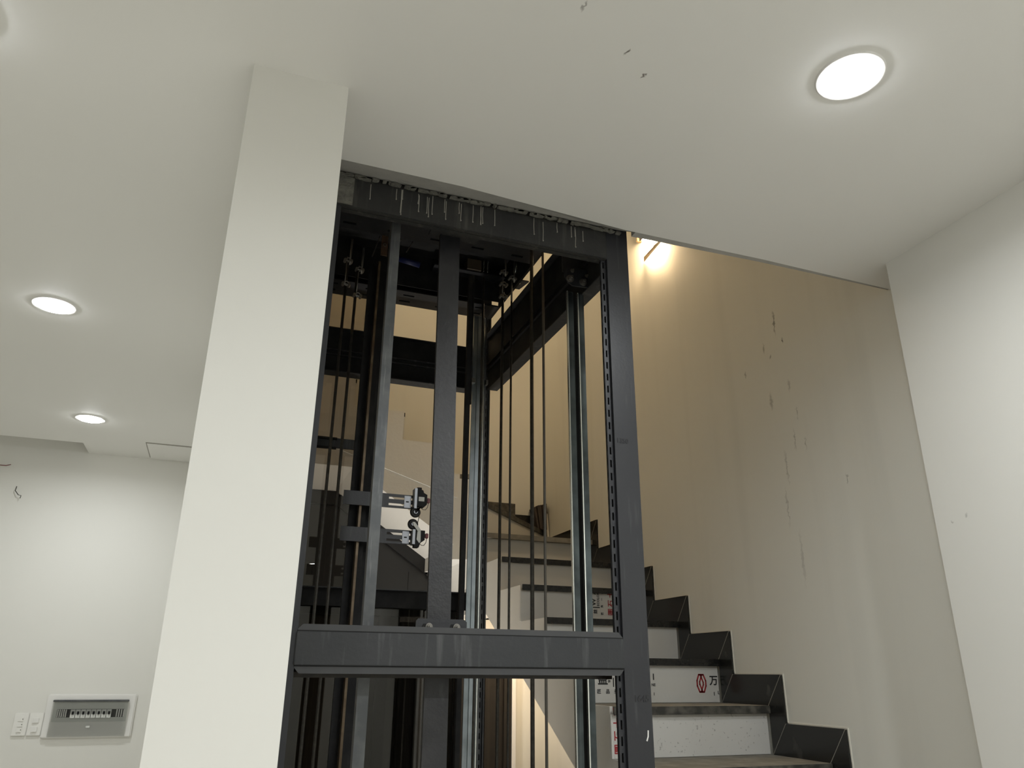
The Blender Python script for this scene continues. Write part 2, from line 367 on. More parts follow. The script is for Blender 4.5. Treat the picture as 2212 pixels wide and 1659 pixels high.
for k in range(-6, 6):
    x1 = XN if nose(k) < 1.62 else XW - .012
    m = M['dusty'] if k <= 1 else M['granite']
    t = qbox('tread', M['dusty'], XL + .012, x1, nose(k) + .006, riser(k + 1) + .02, zt(k) - .024, zt(k), parent=stair)
    n = qbox('nosing', M['nosing'], XL - .005, x1, nose(k), nose(k) + .006, zt(k) - .028, zt(k), parent=t, bevel=.0015)
    if zt(k) > -.2: n.data.materials[0] = M['granite'] if k > 1 else M['nosing']
risers = {}
for k in range(-5, 7):
    x1 = XN if riser(k) < 1.62 else XW - .012
    risers[k] = qbox('riser', M['riserdirty'] if k == 1 else M['riser'], XL - .006, x1, riser(k), riser(k) + .018, zt(k - 1) + .001, zt(k) - .026, parent=stair, bevel=.001)
# winder treads and risers
def slab(name, pts, z, h, m, par=stair):
    bm = bm_new(); prism(bm, pts, 'z', z - h, z); return obj(name, bm, m, par)
slab('tread', [(1.365, 4.13), (2.038, 4.13), (2.038, 4.885), (1.39, 4.16)], zt(6), .026, M['dusty'])
n6 = qbox('nosing', M['dusty'], 1.364, 2.038, 4.122, 4.131, zt(6) - .028, zt(6), parent=stair)
def wind(k, pA, pB, pts):
    slab('tread', pts, zt(k), .026, M['dusty'])
    d = Vector((pB[0] - pA[0], pB[1] - pA[1])).normalized(); nrm = Vector((d.y, -d.x))
    q = [Vector(pA), Vector(pB)]
    bm = bm_new(); prism(bm, [tuple(q[0]), tuple(q[1]), tuple(q[1] + nrm * .012), tuple(q[0] + nrm * .012)], 'z', zt(k) - .028, zt(k)); obj('nosing', bm, M['nosing'], stair)
    bm = bm_new(); prism(bm, [tuple(q[0]), tuple(q[1]), tuple(q[1] - nrm * .01), tuple(q[0] - nrm * .01)], 'z', zt(k - 1) + .001, zt(k) - .028); obj('riser', bm, M['riser'], stair)
wind(7, (1.372, 4.13), (2.04, 4.885), [(1.372, 4.13), (2.04, 4.885), (1.605, 4.885), (1.37, 4.16)])
wind(8, (1.366, 4.14), (1.60, 4.885), [(1.366, 4.14), (1.60, 4.885), (1.17, 4.885), (1.17, 4.216)])
for k, (a, b) in {9: (.872, 1.17), 10: (.575, .872), 11: (.10, .575)}.items():
    qbox('tread', M['granite'], a, b + .010, 4.216, YB, zt(k) - .026, zt(k), parent=stair)
    qbox('riser', M['riser'], b, b + .006, 4.205, YB, zt(k - 1) + .001, zt(k) - .027, parent=stair)

# printing on the stone (packaging film print left on the risers)
def rtext(k, s, size, m, x, z, rot=0, sc=(1, 1), nm='print'):
    return text(nm, s, size, m, risers[k], (x, riser(k) - .0008, z), rot, .0003, sc)
rtext(2, '万', .042, M['blackink'], 2.014, -.024)
rtext(2, '万', .042, M['blackink'], 1.437, -.026)
rtext(2, '益', .046, M['blackink'], 1.489, -.022)
rtext(2, '|', .036, M['blackink'], 1.537, -.028)
rtext(2, 'W', .034, M['blackink'], 1.567, -.012)
rtext(2, 'I', .034, M['blackink'], 1.723, -.010)
rtext(2, 'EC', .015, M['blackink'], 1.566, -.040)
rtext(2, 'NE', .015, M['blackink'], 1.721, -.040)
rtext(2, '生态', .012, M['blackink'], 1.517, -.020, rot=-math.pi / 2)
for s, x in (('匠', 1.471), ('品', 1.510), ('美', 1.548)): rtext(2, s, .018, M['blackink'], x, -.066)
rtext(2, '1', .016, M['blackink'], 1.722, -.075); rtext(2, '1', .02, M['blackink'], 2.012, -.075); rtext(2, 'L', .018, M['blackink'], 2.034, -.070)
# red emblem: two interlocked chevrons making a hexagon
def hexstroke(bm, pts, w):
    for a, b in zip(pts, pts[1:]):
        a, b = Vector(a), Vector(b); d = (b - a).normalized(); n = Vector((-d.y, d.x)) * w / 2; a2 = a - d * w * .35; b2 = b + d * w * .35
        prism(bm, [tuple(a2 + n), tuple(b2 + n), tuple(b2 - n), tuple(a2 - n)], 'y', riser(2) - .0009, riser(2) - .0001)
bm = bm_new(); cx0, cz0, W_, H_ = 1.953, -.033, .021, .034
hexstroke(bm, [(cx0 - .002, cz0 + H_), (cx0 - .011, cz0 + H_), (cx0 - W_, cz0 + .010), (cx0 - W_, cz0 - .010), (cx0 - .011, cz0 - H_), (cx0 - .002, cz0 - H_)], .0065)
hexstroke(bm, [(cx0 + .002, cz0 + H_), (cx0 + .011, cz0 + H_), (cx0 + W_, cz0 + .010), (cx0 + W_, cz0 - .010), (cx0 + .011, cz0 - H_), (cx0 + .002, cz0 - H_)], .0065)
hexstroke(bm, [(cx0 - .004, cz0 + H_), (cx0 + .0085, cz0 + .004), (cx0 + .0085, cz0 - .006), (cx0 - .004, cz0 - H_)], .006)
hexstroke(bm, [(cx0 + .004, cz0 + H_), (cx0 - .0085, cz0 + .006), (cx0 - .0085, cz0 - .004), (cx0 + .004, cz0 - H_)], .006)
obj('emblem', bm, M['redink'], risers[2])
R90 = math.pi / 2
rtext(4, 'W  A', .034, M['blackink'], 1.758, .358, R90)
rtext(4, 'ECOLONO', .017, M['blackink'], 1.782, .360, R90)
rtext(4, '|', .04, M['blackink'], 1.768, .312, R90)
rtext(4, '益', .022, M['blackink'], 1.766, .292, R90)
for s, z in (('品', .385), ('一', .352), ('良', .318), ('匠', .283)): rtext(4, s, .014, M['blackink'], 1.803, z, R90)
for s, z in (('十', .378), ('石', .334), ('圆', .292)): rtext(4, s, .034, M['redink'], 1.853, z, R90)
for s, z in (('系', -.125), ('十', -.163), ('石', -.205), ('圆', -.248)): rtext(1, s, .034, M['redink'], 1.392, z, R90)

# skirting along the stair wall: mitred black tiles
bm = bm_new()
for k in range(-1, 7):
    y0, y1 = Yk(k), (Yk(k + 1) if k < 6 else YB)
    prism(bm, [(y0 - .004, zt(k) - .06), (y0 - .004, zt(k) + .116), (min(y1 + .09, YB), zt(k) + .116), (min(y1 + .09, YB), zt(k))], 'x', XW - .004, XW)
skirt = struct('baseboard_stair', bm, M['caulk'])
G = .0012
for k in range(-1, 7):
    y0, y1 = Yk(k), (Yk(k + 1) if k < 6 else YB)
    z0 = zt(k); zs = z0 + .112
    A_, C_ = (y0, zs), (y1, zs); B_, D_ = (y0 + .09, z0), (min(y1 + .09, YB), z0)
    bm = bm_new(); prism(bm, [(A_[0] + G, A_[1]), (C_[0] - G, C_[1]), (D_[0] - G, D_[1]), (B_[0] + G, B_[1])], 'x', XW - .012, XW - .0041); obj('skirting_tile', bm, M['granite'], skirt)
    def joint(p, q):
        p, q = Vector(p), Vector(q); d = (q - p).normalized(); n = Vector((-d.y, d.x)) * .0011
        bm = bm_new(); prism(bm, [tuple(p - n), tuple(q - n), tuple(q + n), tuple(p + n)], 'x', XW - .0126, XW - .004); obj('mitre_joint', bm, M['grout'], skirt)
    joint(A_, B_)
    if k < 6: joint(C_, D_)
    if k < 6:
        z1 = zt(k + 1) + .112
        bm = bm_new(); prism(bm, [(C_[0], C_[1] + G), (C_[0], z1 - G), (C_[0] + .09, zt(k + 1) - G), (C_[0] + .09, z0 + G)], 'x', XW - .012, XW - .0041); obj('skirting_tile', bm, M['granite'], skirt)
bm = bm_new(); box(bm, 1.61, XW - .013, YB - .012, YB, zt(7), zt(7) + .105); struct('baseboard_back', bm, M['granite'])

# ------------------------------------------------------------------ steel shaft frame
frame = thing('lift_shaft_frame', 'charcoal steel frame of a home lift shaft standing in the stairwell', 'lift shaft', (.6, 2.45, ZF))
FT = 1.40
def c_post(x0, x1, y0, yd, side, zlo, zhi, m, slots=True):
    """front plate x0..x1 at y0 with a slotted lip beside it on `side` (-1 left, 1 right)"""
    p = qbox('post', m, x0, x1, y0, y0 + .004, zlo, zhi, parent=frame)
    bm = bm_new(); box(bm, x0, x0 + .003, y0 + .004, y0 + yd, zlo, zhi); box(bm, x1 - .003, x1, y0 + .004, y0 + yd, zlo, zhi); obj('post_flange', bm, m, p)
    if slots:
        a, b = (x0 - .017, x0) if side < 0 else (x1, x1 + .017)
        bm = bm_new(); sl = []; z = .02 + math.ceil((zlo - .02) / .0365) * .0365
        while z < zhi - .03: sl.append((z, z + .021)); z += .0365
        slotted(bm, 'y', y0 + .010, .003, a, b, zlo, zhi, a + .0055, a + .0105, sl); obj('slotted_lip', bm, m, p)
        bm = bm_new(); box(bm, a + .002, b - .001, y0 + .022, y0 + .024, zlo, zhi); obj('post_back', bm, M['slot'], p)
    return p
post_r = c_post(.968, 1.040, 1.80, .038, -1, ZF, 1.312, M['steelclean'])
post_l = c_post(.112, .168, 1.80, .038, 1, ZF, 1.283, M['steelclean'], False)
post_br = c_post(1.006, 1.012, 3.03, .045, -1, ZF, 3.0, M['steel'])
post_bl = c_post(.12, .175, 3.03, .045, 1, ZF, 3.0, M['steel'], False)
# head beam
hb = qbox('head_beam', M['headsteel'], .155, .967, 1.797, 1.812, 1.178, 1.272, parent=frame, bevel=.002)
qbox('beam_lip', M['headsteel'], .155, .985, 1.803, 1.815, 1.2735, 1.312, parent=hb)
qbox('beam_flange', M['headsteel'], .155, .967, 1.812, 1.830, 1.178, 1.182, parent=hb)
qbox('patch', M['rough'], .155, .196, 1.793, 1.797, 1.183, 1.268, parent=hb)
qbox('gusset', M['headsteel'], .438, .585, 1.875, 1.915, 1.212, 1.219, parent=hb)
for i in range(26):                      # runs of dried cement water on the head beam
    x = random.choice([.222, .243, .265, .31, .322, .33, .38, .405, .42, .455, .47, .50, .54, .565, .60, .635, .66, .70, .73, .76, .80, .815, .845, .86, .885, .90]) + random.uniform(-.004, .004)
    zA = 1.268 - random.uniform(0, .01); zB = zA - random.uniform(.03, .08)
    bm = bm_new(); tube(bm, [(x, 1.7968, zA), (x + random.uniform(-.001, .001), 1.7968, (zA + zB) / 2), (x + random.uniform(-.001, .001), 1.7968, zB)], .0011, 6)
    cyl(bm, (x, 1.797, zB), (x, 1.7945, zB - .0005), .0018, 8)
    obj('drip', bm, M['grout'], hb)
# lower crossbeam with mitred lips
cb = thing('crossbeam', None, None, (.567, 1.84, -.01)); cb.parent = frame; cb.location = Vector((.567, 1.84, -.01 + E0)) - wloc(frame)
qbox('beam_face', M['steel'], .166, .967, 1.795, 1.806, .0135, .0835, parent=cb, bevel=.0015)
bm = bm_new(); box(bm, .167, .967, 1.800, 1.806, .0835, .0860); box(bm, .167, .967, 1.800, 1.806, .0105, .0135); obj('joint_groove', bm, M['slot'], cb)
bm = bm_new(); prism(bm, [(.166, .0860), (.179, .0990), (.955, .0990), (.967, .0860)], 'y', 1.800, 1.806); obj('mitred_lip', bm, M['steellip'], cb)
bm = bm_new(); prism(bm, [(.166, .0105), (.179, -.0035), (.955, -.0035), (.967, .0105)], 'y', 1.800, 1.806); obj('mitred_lip', bm, M['steellip'], cb)
bm = bm_new(); box(bm, .185, .950, 1.8065, 1.87, .094, .098); box(bm, .185, .950, 1.8065, 1.87, -.003, .001); box(bm, .168, .967, 1.866, 1.87, -.012, .0); obj('beam_flange', bm, M['brown'], cb)
bm = bm_new(); prism(bm, [(.446, .07), (.446, .116), (.452, .122), (.566, .122), (.573, .116), (.573, .07)], 'y', 1.862, 1.866); fb = obj('foot_plate', bm, M['steelclean'], cb)
def hexbolt(c, axis, r, h, par, m=None, washer=True):
    c = Vector(c); a = Vector(axis).normalized(); bm = bm_new(); 
    if washer: cyl(bm, c, c + a * h * .25, r * 1.45, 14)
    cyl(bm, c + a * h * .2, c + a * h, r, 6); cyl(bm, c + a * h, c + a * h * 1.9, r * .5, 8)
    return obj('bolt', bm, m or M['bolt'], par)
for x in (.474, .543):
    bm = bm_new(); prism(bm, [(x - .013, .103), (x - .010, .110), (x + .008, .110), (x + .011, .103), (x + .008, .097), (x - .010, .097)], 'y', 1.8605, 1.8625); obj('slot', bm, M['slot'], fb)
    hexbolt((x + .004, 1.8605, .1035), (0, -1, 0), .006, .008, fb)
# side and rear ring beams (C channels with ribs)
sb = qbox('side_beam', M['darksteel'], 1.000, 1.004, 1.84, 3.03, 1.19, 1.43, parent=frame)
for z0, z1, d in ((1.186, 1.19, .045), (1.43, 1.434, .03), (1.275, 1.281, .012), (1.300, 1.306, .012)):
    qbox('beam_rib', M['darksteel'] if d < .04 else M['steel'], 1.004 - d if d < .04 else 1.0, 1.004 if d < .04 else 1.045, 1.84, 3.03, z0, z1, parent=sb)
rb = qbox('rear_beam', M['darksteel'], .175, .966, 3.066, 3.07, 1.175, 1.38, parent=frame)
for z0, z1, d in ((1.171, 1.175, .06), (1.38, 1.384, .03), (1.262, 1.268, .014), (1.284, 1.290, .014)):
    qbox('beam_rib', M['steel'], .175, .966, 3.07 - d, 3.07, z0, z1, parent=rb)
sl_ = qbox('side_beam', M['darksteel'], .155, .159, 1.84, 3.03, 1.19, 1.43, parent=frame)
qbox('beam_rib', M['steel'], .115, .159, 1.84, 3.03, 1.186, 1.19, parent=sl_)
lb = qbox('rear_lower_beam', M['darksteel'], .175, .966, 3.045, 3.07, .236, .303, parent=frame)
qbox('beam_rib', M['steel'], .175, .966, 3.02, 3.045, .299, .303, parent=lb)
for z in (.845, .885): qbox('tie_bar', M['darksteel'], .175, .36, 3.028, 3.04, z - .002, z + .006, parent=frame)
qbox('tie_plate', M['steel'], .175, .505, 3.041, 3.052, .852, .892, parent=frame)
# bracket carrying the right rail
br = qbox('rail_bracket', M['steel'], .925, 1.0, 2.035, 2.041, 1.252, 1.318, parent=frame, bevel=.002)
bm = bm_new(); prism(bm, [(.93, 1.196), (.918, 1.214), (.918, 1.238), (.930, 1.252), (1.06, 1.252), (1.072, 1.24), (1.072, 1.205), (1.06, 1.192), (.945, 1.186)], 'y', 2.000, 2.006); bp_ = obj('clamp_plate', bm, M['steelclean'], br)
for x, z in ((.936, 1.209), (.982, 1.204)): hexbolt((x, 2.0, z), (0, -1, 0), .009, .010, bp_)
for x, z in ((.945, 1.240), (.998, 1.231)): hexbolt((x, 2.0, z), (0, -1, 0), .005, .006, bp_)
text('pencil_note', '1350', .019, M['pencil'], post_r, (.992, 1.7995, .607)); text('pencil_note', '1645', .022, M['pencil'], post_r, (1.012, 1.7995, -.057))
# white paint dabs on post
bm = bm_new(); tube(bm, [(1.026, 1.7994, -.128), (1.025, 1.7994, -.142), (1.021, 1.7994, -.152)], .0018, 6); obj('paint_dab', bm, M['white'], post_r)

# steel flat upright (grey) and dark upright standing on the crossbeam
bm = bm_new(); box(bm, .3225, .349, 1.885, 1.889, ZF, 1.29); box(bm, .3225, .3255, 1.889, 1.91, ZF, 1.29); obj('grey_upright', bm, M['greyflat']); 
tag(bpy.context.scene.objects['grey_upright'], 'narrow grey metal strip standing upright inside the lift frame, left of the wide dark bar', 'metal strip')
bm = bm_new()
prism(bm, [(.489, ZF), (.552, ZF), (.541, .12), (.529, 1.211), (.469, 1.211), (.482, .12)], 'y', 1.895, 1.907); 
tag(obj('dark_upright', bm, M['uprightsteel']), 'wide dark steel bar standing upright behind the crossbeam foot plate', 'steel bar')

# ------------------------------------------------------------------ guide rails
def trail(x0, x1, y, ztop, m, edge, label, blade=True):
    r = thing('guide_rail', label, 'guide rail', ((x0 + x1) / 2, y, ZF), 'vertical guide rails of the lift')
    bm = bm_new(); box(bm, x0, x1, y, y + .008, ZF, ztop); obj('rail_base', bm, m, r)
    if blade:
        xm = (x0 + x1) / 2 + .002; bm = bm_new(); box(bm, xm - .007, xm + .007, y - .005, y, ZF, ztop); obj('rail_blade', bm, m, r)
    bm = bm_new(); box(bm, x1, x1 + .003, y - .006, y + .008, ZF, ztop); obj('bright_edge', bm, edge, r)
    qbox('rail_side', M['greyflat'], x1 + .003, x1 + .014, y, y + .008, ZF, ztop, parent=r)
    return r
rc = trail(.897, .945, 2.93, 1.49, M['galv'], M['bright'], 'bluish galvanised guide rail in the rear right corner of the shaft')
qbox('rail_clip', M['bolt'], .885, .905, 2.91, 2.935, 1.165, 1.185, parent=rc); qbox('rail_clip', M['bolt'], .953, .962, 2.91, 2.935, 1.165, 1.185, parent=rc)
rd = thing('guide_rail', 'shiny galvanised double rail bolted under the bracket beside the right post', 'guide rail', (.974, 2.05, ZF), 'vertical guide rails of the lift')
for a, b in ((.946, .970), (.984, 1.008)):
    qbox('rail_flange', M['galvdark'], a + .0035, b, 2.05, 2.056, ZF, 1.19, parent=rd); qbox('bright_edge', M['bright'], a, a + .0035, 2.046, 2.056, ZF, 1.19, parent=rd)
qbox('rail_web', M['slot'], .962, 1.0, 2.060, 2.066, ZF, 1.19, parent=rd)
re_ = thing('guide_rail', 'black oiled guide rail with a brown worn edge at the left of the shaft', 'guide rail', (.41, 2.62, ZF), 'vertical guide rails of the lift')
qbox('rail_base', M['darksteel'], .374, .432, 2.62, 2.632, ZF, 1.48, parent=re_); qbox('rail_blade', M['brass'], .402, .410, 2.585, 2.62, ZF, 1.48, parent=re_); qbox('rail_backing', M['darksteel'], .412, .455, 2.66, 2.70, ZF, 1.48, parent=re_)
bm = bm_new(); box(bm, .772, .789, 2.60, 2.62, ZF, 1.50); box(bm, .789, .793, 2.597, 2.603, .95, 1.50)
tag(obj('slim_rail', bm, M['darksteel']), 'slim dark square bar hanging just left of the bluish galvanised rail', 'steel bar')

# ------------------------------------------------------------------ ropes
def rope(x, y, z1, label, r=.0055, m='rope', z0=ZF):
    bm = bm_new(); cyl(bm, (x, y, z0), (x, y, z1), r, 10)
    o = obj('hoist_rope', bm, M[m], smooth=True); return tag(o, label, 'rope', 'steel ropes hanging in the shaft')
rope(.288, 2.6, 1.46, 'leftmost of the paired dark ropes beside the cream column')
rope(.327, 2.6, 1.43, 'second dark rope from the cream column, beside the leftmost one')
rope(.915, 2.6, 1.50, 'dark rope just right of the slotted rear post, nearer to it of the pair')
rope(.953, 2.6, 1.50, 'thin dark rope second to the right of the slotted rear post', .0042)
rope(.921, 2.3, 1.50, 'thick black rope crossing the side beam, left of the grey cable', .0065)
rope(.966, 2.3, 1.50, 'greyish cable left of the shiny double rail', .0045, 'ropelight')
rope(.832, 2.6, 1.50, 'dark rope in front of the upper part of the bluish rail', .0045, 'rope', -.9)
def clamp(x, y, z, label, n=2, dz=.1):
    t = thing('rope_clamp', label, 'rope clamp', (x, y, z), 'rope clamps under the lift car')
    bm = bm_new(); cyl(bm, (x + .006, y - .012, z - .012), (x + .008, y - .012, z + .10), .004, 8); cyl(bm, (x - .004, y - .012, z + .02), (x - .006, y - .012, z - .10), .0025, 8); obj('rod', bm, M['bolt'], t, smooth=True)
    for i in range(n):
        zz = z + .002 - i * dz
        bm = bm_new(); cyl(bm, (x - .012, y - .012, zz + .003), (x + .012, y - .012, zz), .0035, 8); cyl(bm, (x - .012, y - .02, zz + .003), (x - .012, y + .004, zz + .003), .0055, 6); cyl(bm, (x + .011, y - .022, zz), (x + .011, y + .002, zz), .0055, 6)
        torus(bm, (x, y - .014, zz + .004), (0, 1, .4), .008, .0022, 14, 6); obj('clamp_saddle', bm, M['bolt'], t)
clamp(.288, 2.6, 1.455, 'zinc clamp on the leftmost rope under the lift car')
clamp(.334, 2.6, 1.425, 'zinc clamp on the second rope from the column', 2, .11)
clamp(.915, 2.6, 1.53, 'bright zinc clamps stacked on the rope left of the hitch plate', 3, .055)
clamp(.953, 2.6, 1.51, 'bright zinc clamp on the thin rope beside the hitch plate', 1)
bm = bm_new(); cyl(bm, (.974, 2.6, 1.63), (.961, 2.6, 1.55), .0028, 8); cyl(bm, (.982, 2.6, 1.63), (.968, 2.6, 1.55), .0028, 8)
tag(obj('hitch_rod', bm, M['bright'], smooth=True), 'pair of short bright threaded rods slanting above the hitch plate', 'threaded rod')

# ------------------------------------------------------------------ lift car underframe parked above
car = thing('lift_car_base', 'black underside of the lift car parked just above the head beam', 'lift car', (.57, 2.6, 1.50))
def xslots(x0, x1, step, n2):
    sl = []; x = x0
    while x < x1: sl.append((x, x + step * .3)); x += step
    return sl
for y0, y1, nm in ((2.27, 2.43, 'front_channel'), (2.83, 2.962, 'rear_channel')):
    ch = bm_new(); slotted(ch, 'z', 1.50, .004, y0, (y0 + y1) / 2, .17, .985, y0 + .03, y0 + .042, xslots(.24, .93, .16, 2))
    slotted(ch, 'z', 1.50, .004, (y0 + y1) / 2, y1, .17, .985, y1 - .045, y1 - .032, xslots(.235, .93, .16, 2)); c_ = obj(nm, ch, M['steelclean'], car)
    qbox('channel_web', M['darksteel'], .17, .985, y0 if nm[0] == 'f' else y1 - .004, (y0 + .004) if nm[0] == 'f' else y1, 1.504, 1.62, parent=c_)
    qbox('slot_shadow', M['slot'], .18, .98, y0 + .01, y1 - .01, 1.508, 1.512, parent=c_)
qbox('platform', M['darksteel'], .17, .985, 2.27, 2.962, 1.66, 1.69, parent=car)
qbox('side_channel', M['darksteel'], .975, .985, 2.43, 2.83, 1.50, 1.66, parent=car)
qbox('inner_panel', M['darksteel'], .18, .97, 2.80, 2.805, 1.51, 1.66, parent=car)
hp_ = bm_new(); prism(hp_, [(.66, 2.74), (1.085, 2.74), (1.07, 2.82), (.66, 2.82)], 'z', 1.60, 1.606); hpl = obj('hitch_plate', hp_, M['steelclean'], car)
bm = bm_new(); cyl(bm, (1.045, 2.765, 1.5995), (1.045, 2.765, 1.598), .009, 14); obj('bolt_hole', bm, M['bright'], hpl)
qbox('junction_box', M['sand'], .80, .862, 2.73, 2.79, 1.607, 1.655, parent=hpl); qbox('bright_spacer', M['bright'], .885, .890, 2.72, 2.725, 1.60, 1.655, parent=hpl); qbox('bright_spacer', M['bright'], .868, .872, 2.72, 2.725, 1.60, 1.655, parent=hpl)
bm = bm_new(); box(bm, .405, .430, 2.57, 2.576, 1.50, 1.62); rp = obj('rusty_plate', bm, M['rust'], car)
for z in (1.545, 1.593):
    bm = bm_new(); torus(bm, (.418, 2.568, z), (0, 1, 0), .006, .002, 14, 6); obj('washer', bm, M['bolt'], rp)
bm = bm_new(); cyl(bm, (.478, 2.6, 1.515), (.566, 2.6, 1.503), .012, 12); tag(obj('blue_roller', bm, M['blue'], car, smooth=True), 'dark blue plastic roller')
for a, b in (((.377, 2.6, 1.50), (.402, 2.6, 1.60)), ((.51, 2.6, 1.55), (.54, 2.6, 1.62)), ((.47, 2.6, 1.57), (.50, 2.6, 1.63))):
    bm = bm_new(); cyl(bm, a, b, .0025, 6); obj('brace', bm, M['bolt'], car)

# ------------------------------------------------------------------ limit switches on the left rail
def limit(zc, up, label):
    t = thing('limit_switch', label, 'limit switch', (.5, 2.6, zc - .03), 'limit switches on the left guide rail')
    bm = bm_new(); y = 2.575
    box(bm, .345, .50, y, y + .004, zc - .026, zc + .022)
    for a, b in ((zc + .012, zc + .022), (zc - .010, zc + .004), (zc - .026, zc - .018)): box(bm, .50, .60, y, y + .004, a, b)
    box(bm, .588, .60, y, y + .004, zc - .026, zc + .022); obj('arm_plate', bm, M['steelclean'], t)
    qbox('zinc_slider', M['zinc'], .553, .577, y - .004, y, zc - .024, zc + .018, parent=t, bevel=.001)
    qbox('slot', M['slot'], .559, .569, y - .0046, y - .004, zc - .005, zc - .001, parent=t)
    qbox('mounting_plate', M['zinc'], .583, .592, y - .03, y + .006, zc - .028, zc + .042 if up else zc + .022, parent=t)
    bm = bm_new()
    if up: prism(bm, [(.592, zc - .018), (.592, zc + .046), (.607, zc + .046), (.608, zc + .038), (.613, zc + .037), (.616, zc + .028), (.628, zc + .022), (.628, zc - .012), (.618, zc - .022)], 'y', y - .028, y - .004)
    else: prism(bm, [(.590, zc - .038), (.590, zc + .030), (.598, zc + .030), (.60, zc + .020), (.626, zc + .020), (.626, zc - .012), (.612, zc - .022), (.606, zc - .038)], 'y', y - .028, y - .004)
    obj('switch_body', bm, M['black'], t)
    if up: qbox('sticker', M['whitelab'], .598, .618, y - .0288, y - .028, zc - .002, zc + .013, parent=t)
    else:
        bm = bm_new(); prism(bm, [(.599, zc + .020), (.610, zc + .020), (.611, zc - .018), (.607, zc - .024), (.597, zc - .012)], 'y', y - .031, y - .0285); obj('cable_tie', bm, M['whitelab'], t)
    wz = zc - .040 if up else zc + .040; wx = .590 if up else .584
    bm = bm_new(); torus(bm, (wx, y - .02, wz), (0, 1, 0), .012, .0068, 24, 8); wh = obj('roller', bm, M['rubber'], t, smooth=True)
    bm = bm_new(); cyl(bm, (wx, y - .030, wz), (wx, y - .010, wz), .007, 14); obj('hub', bm, M['zinc'], wh)
    bm = bm_new(); prism(bm, [(wx - .004, wz + .006), (wx + .004, wz + .006), (.610, zc + .02 if not up else zc - .02), (.600, zc + .015 if not up else zc - .02), (wx, wz - .006)], 'y', y - .034, y - .031); obj('lever', bm, M['whitelab'] if not up else M['black'], t)
    qbox('terminal', M['red'], .630, .641, y - .02, y - .008, zc - .004, zc + .013, parent=t, bevel=.002)
    bm = bm_new(); pts_ = [(.636, y - .014, zc - .004), (.634, y - .014, zc - .018), (.627, y - .014, zc - .028), (.618, y - .014, zc - .028), (.608, y - .014, zc - .02)]; tube(bm, pts_, .0012, 6); obj('wire', bm, M['ropelight'], t)
limit(.556, True, 'upper limit switch, roller at its bottom, white sticker on the black body')
limit(.434, False, 'lower limit switch, roller on top with a pale lever')
bm = bm_new(); tube(bm, [(.603, 2.555, .525), (.604, 2.555, .50), (.600, 2.555, .478), (.603, 2.555, .462)], .0012, 6)
tag(obj('switch_cable', bm, M['rope']), 'thin black cable linking the two limit switches', 'cable')

# ------------------------------------------------------------------ rear glass, rear door, cladding below the second flight
bm = bm_new(); box(bm, .18, .455, 3.085, 3.093, ZF, 2.6); tag(obj('glass_pane', bm, M['glass']), 'tinted glass pane closing the rear left of the shaft behind the ropes', 'glass')
bm = bm_new(); box(bm, .455, .925, 3.085, 3.093, ZF, .236); tag(obj('lower_glass_pane', bm, M['glass']), 'tinted glass pane low at the back of the shaft below the rear beam', 'glass')
dr = thing('landing_door', 'dark framed lift landing door low at the back of the shaft', 'door', (.6, 3.15, ZF))
def dstrip(a, b, m, y=3.13, d=.03, zt_=.21, nm='door_frame'): return qbox(nm, m, a, b, y, y + d, ZF, zt_, parent=dr, bevel=.001)
dstrip(.20, .325, M['cladtrim']); dstrip(.325, .455, M['sand'], 3.15, .02, .22, 'door_leaf'); dstrip(.545, .60, M['cladtrim'], 3.14)
dstrip(.60, .645, M['darksteel'], 3.12); dstrip(.648, .690, M['cladding'], 3.16, nm='door_leaf'); dstrip(.692, .755, M['cladding'], 3.14, zt_=.19, nm='door_leaf')
dstrip(.757, .772, M['greyflat'], 3.12, zt_=-.02); dstrip(.80, .875, M['cladding'], 3.15); dstrip(.878, .905, M['sand'], 3.12); dstrip(.907, .925, M['brown'], 3.11)
qbox('door_head', M['cladtrim'], .20, .925, 3.12, 3.17, .21, .25, parent=dr)
# cladding wall
bm = bm_new(); prism(bm, [(.10, ZF), (.10, 1.075), (.60, 1.075), (1.236, .66), (1.40, .45), (1.45, .40), (1.45, ZF)], 'y', 4.87, YB - .001); cl = obj('cladding_panel', bm, M['cladding'])
tag(cl, 'dark grey cladding board under the second stair flight', 'cladding panel')
for a, b in (((.10, 1.03), (.62, 1.03)), ((.62, 1.03), (1.236, .622)), ((1.236, .622), (1.41, .40))):
    a, b = Vector(a), Vector(b); d = (b - a).normalized(); n = Vector((-d.y, d.x)) * .042
    bm = bm_new(); prism(bm, [tuple(a - n), tuple(b - n), tuple(b + n), tuple(a + n)], 'y', 4.845, 4.869); obj('edge_board', bm, M['cladtrim'], cl)
for x in (.50, .80, 1.10): qbox('seam', M['slot'], x, x + .004, 4.868, 4.8705, ZF, .6, parent=cl)
dr2 = thing('door_1', None, None, (1.7, 4.86, ZF)); dr2['kind'] = 'structure'
qbox('door_leaf', M['brown'], 1.46, 1.795, 4.85, 4.895, ZF, .12, parent=dr2); 
for a, b in ((1.46, 1.50), (1.62, 1.66), (1.745, 1.795)): qbox('door_stile', M['brown'], a, b, 4.835, 4.85, ZF, .12, parent=dr2)
qbox('door_jamb', M['white'], 1.797, 1.822, 4.83, 4.895, ZF, .14, parent=dr2)

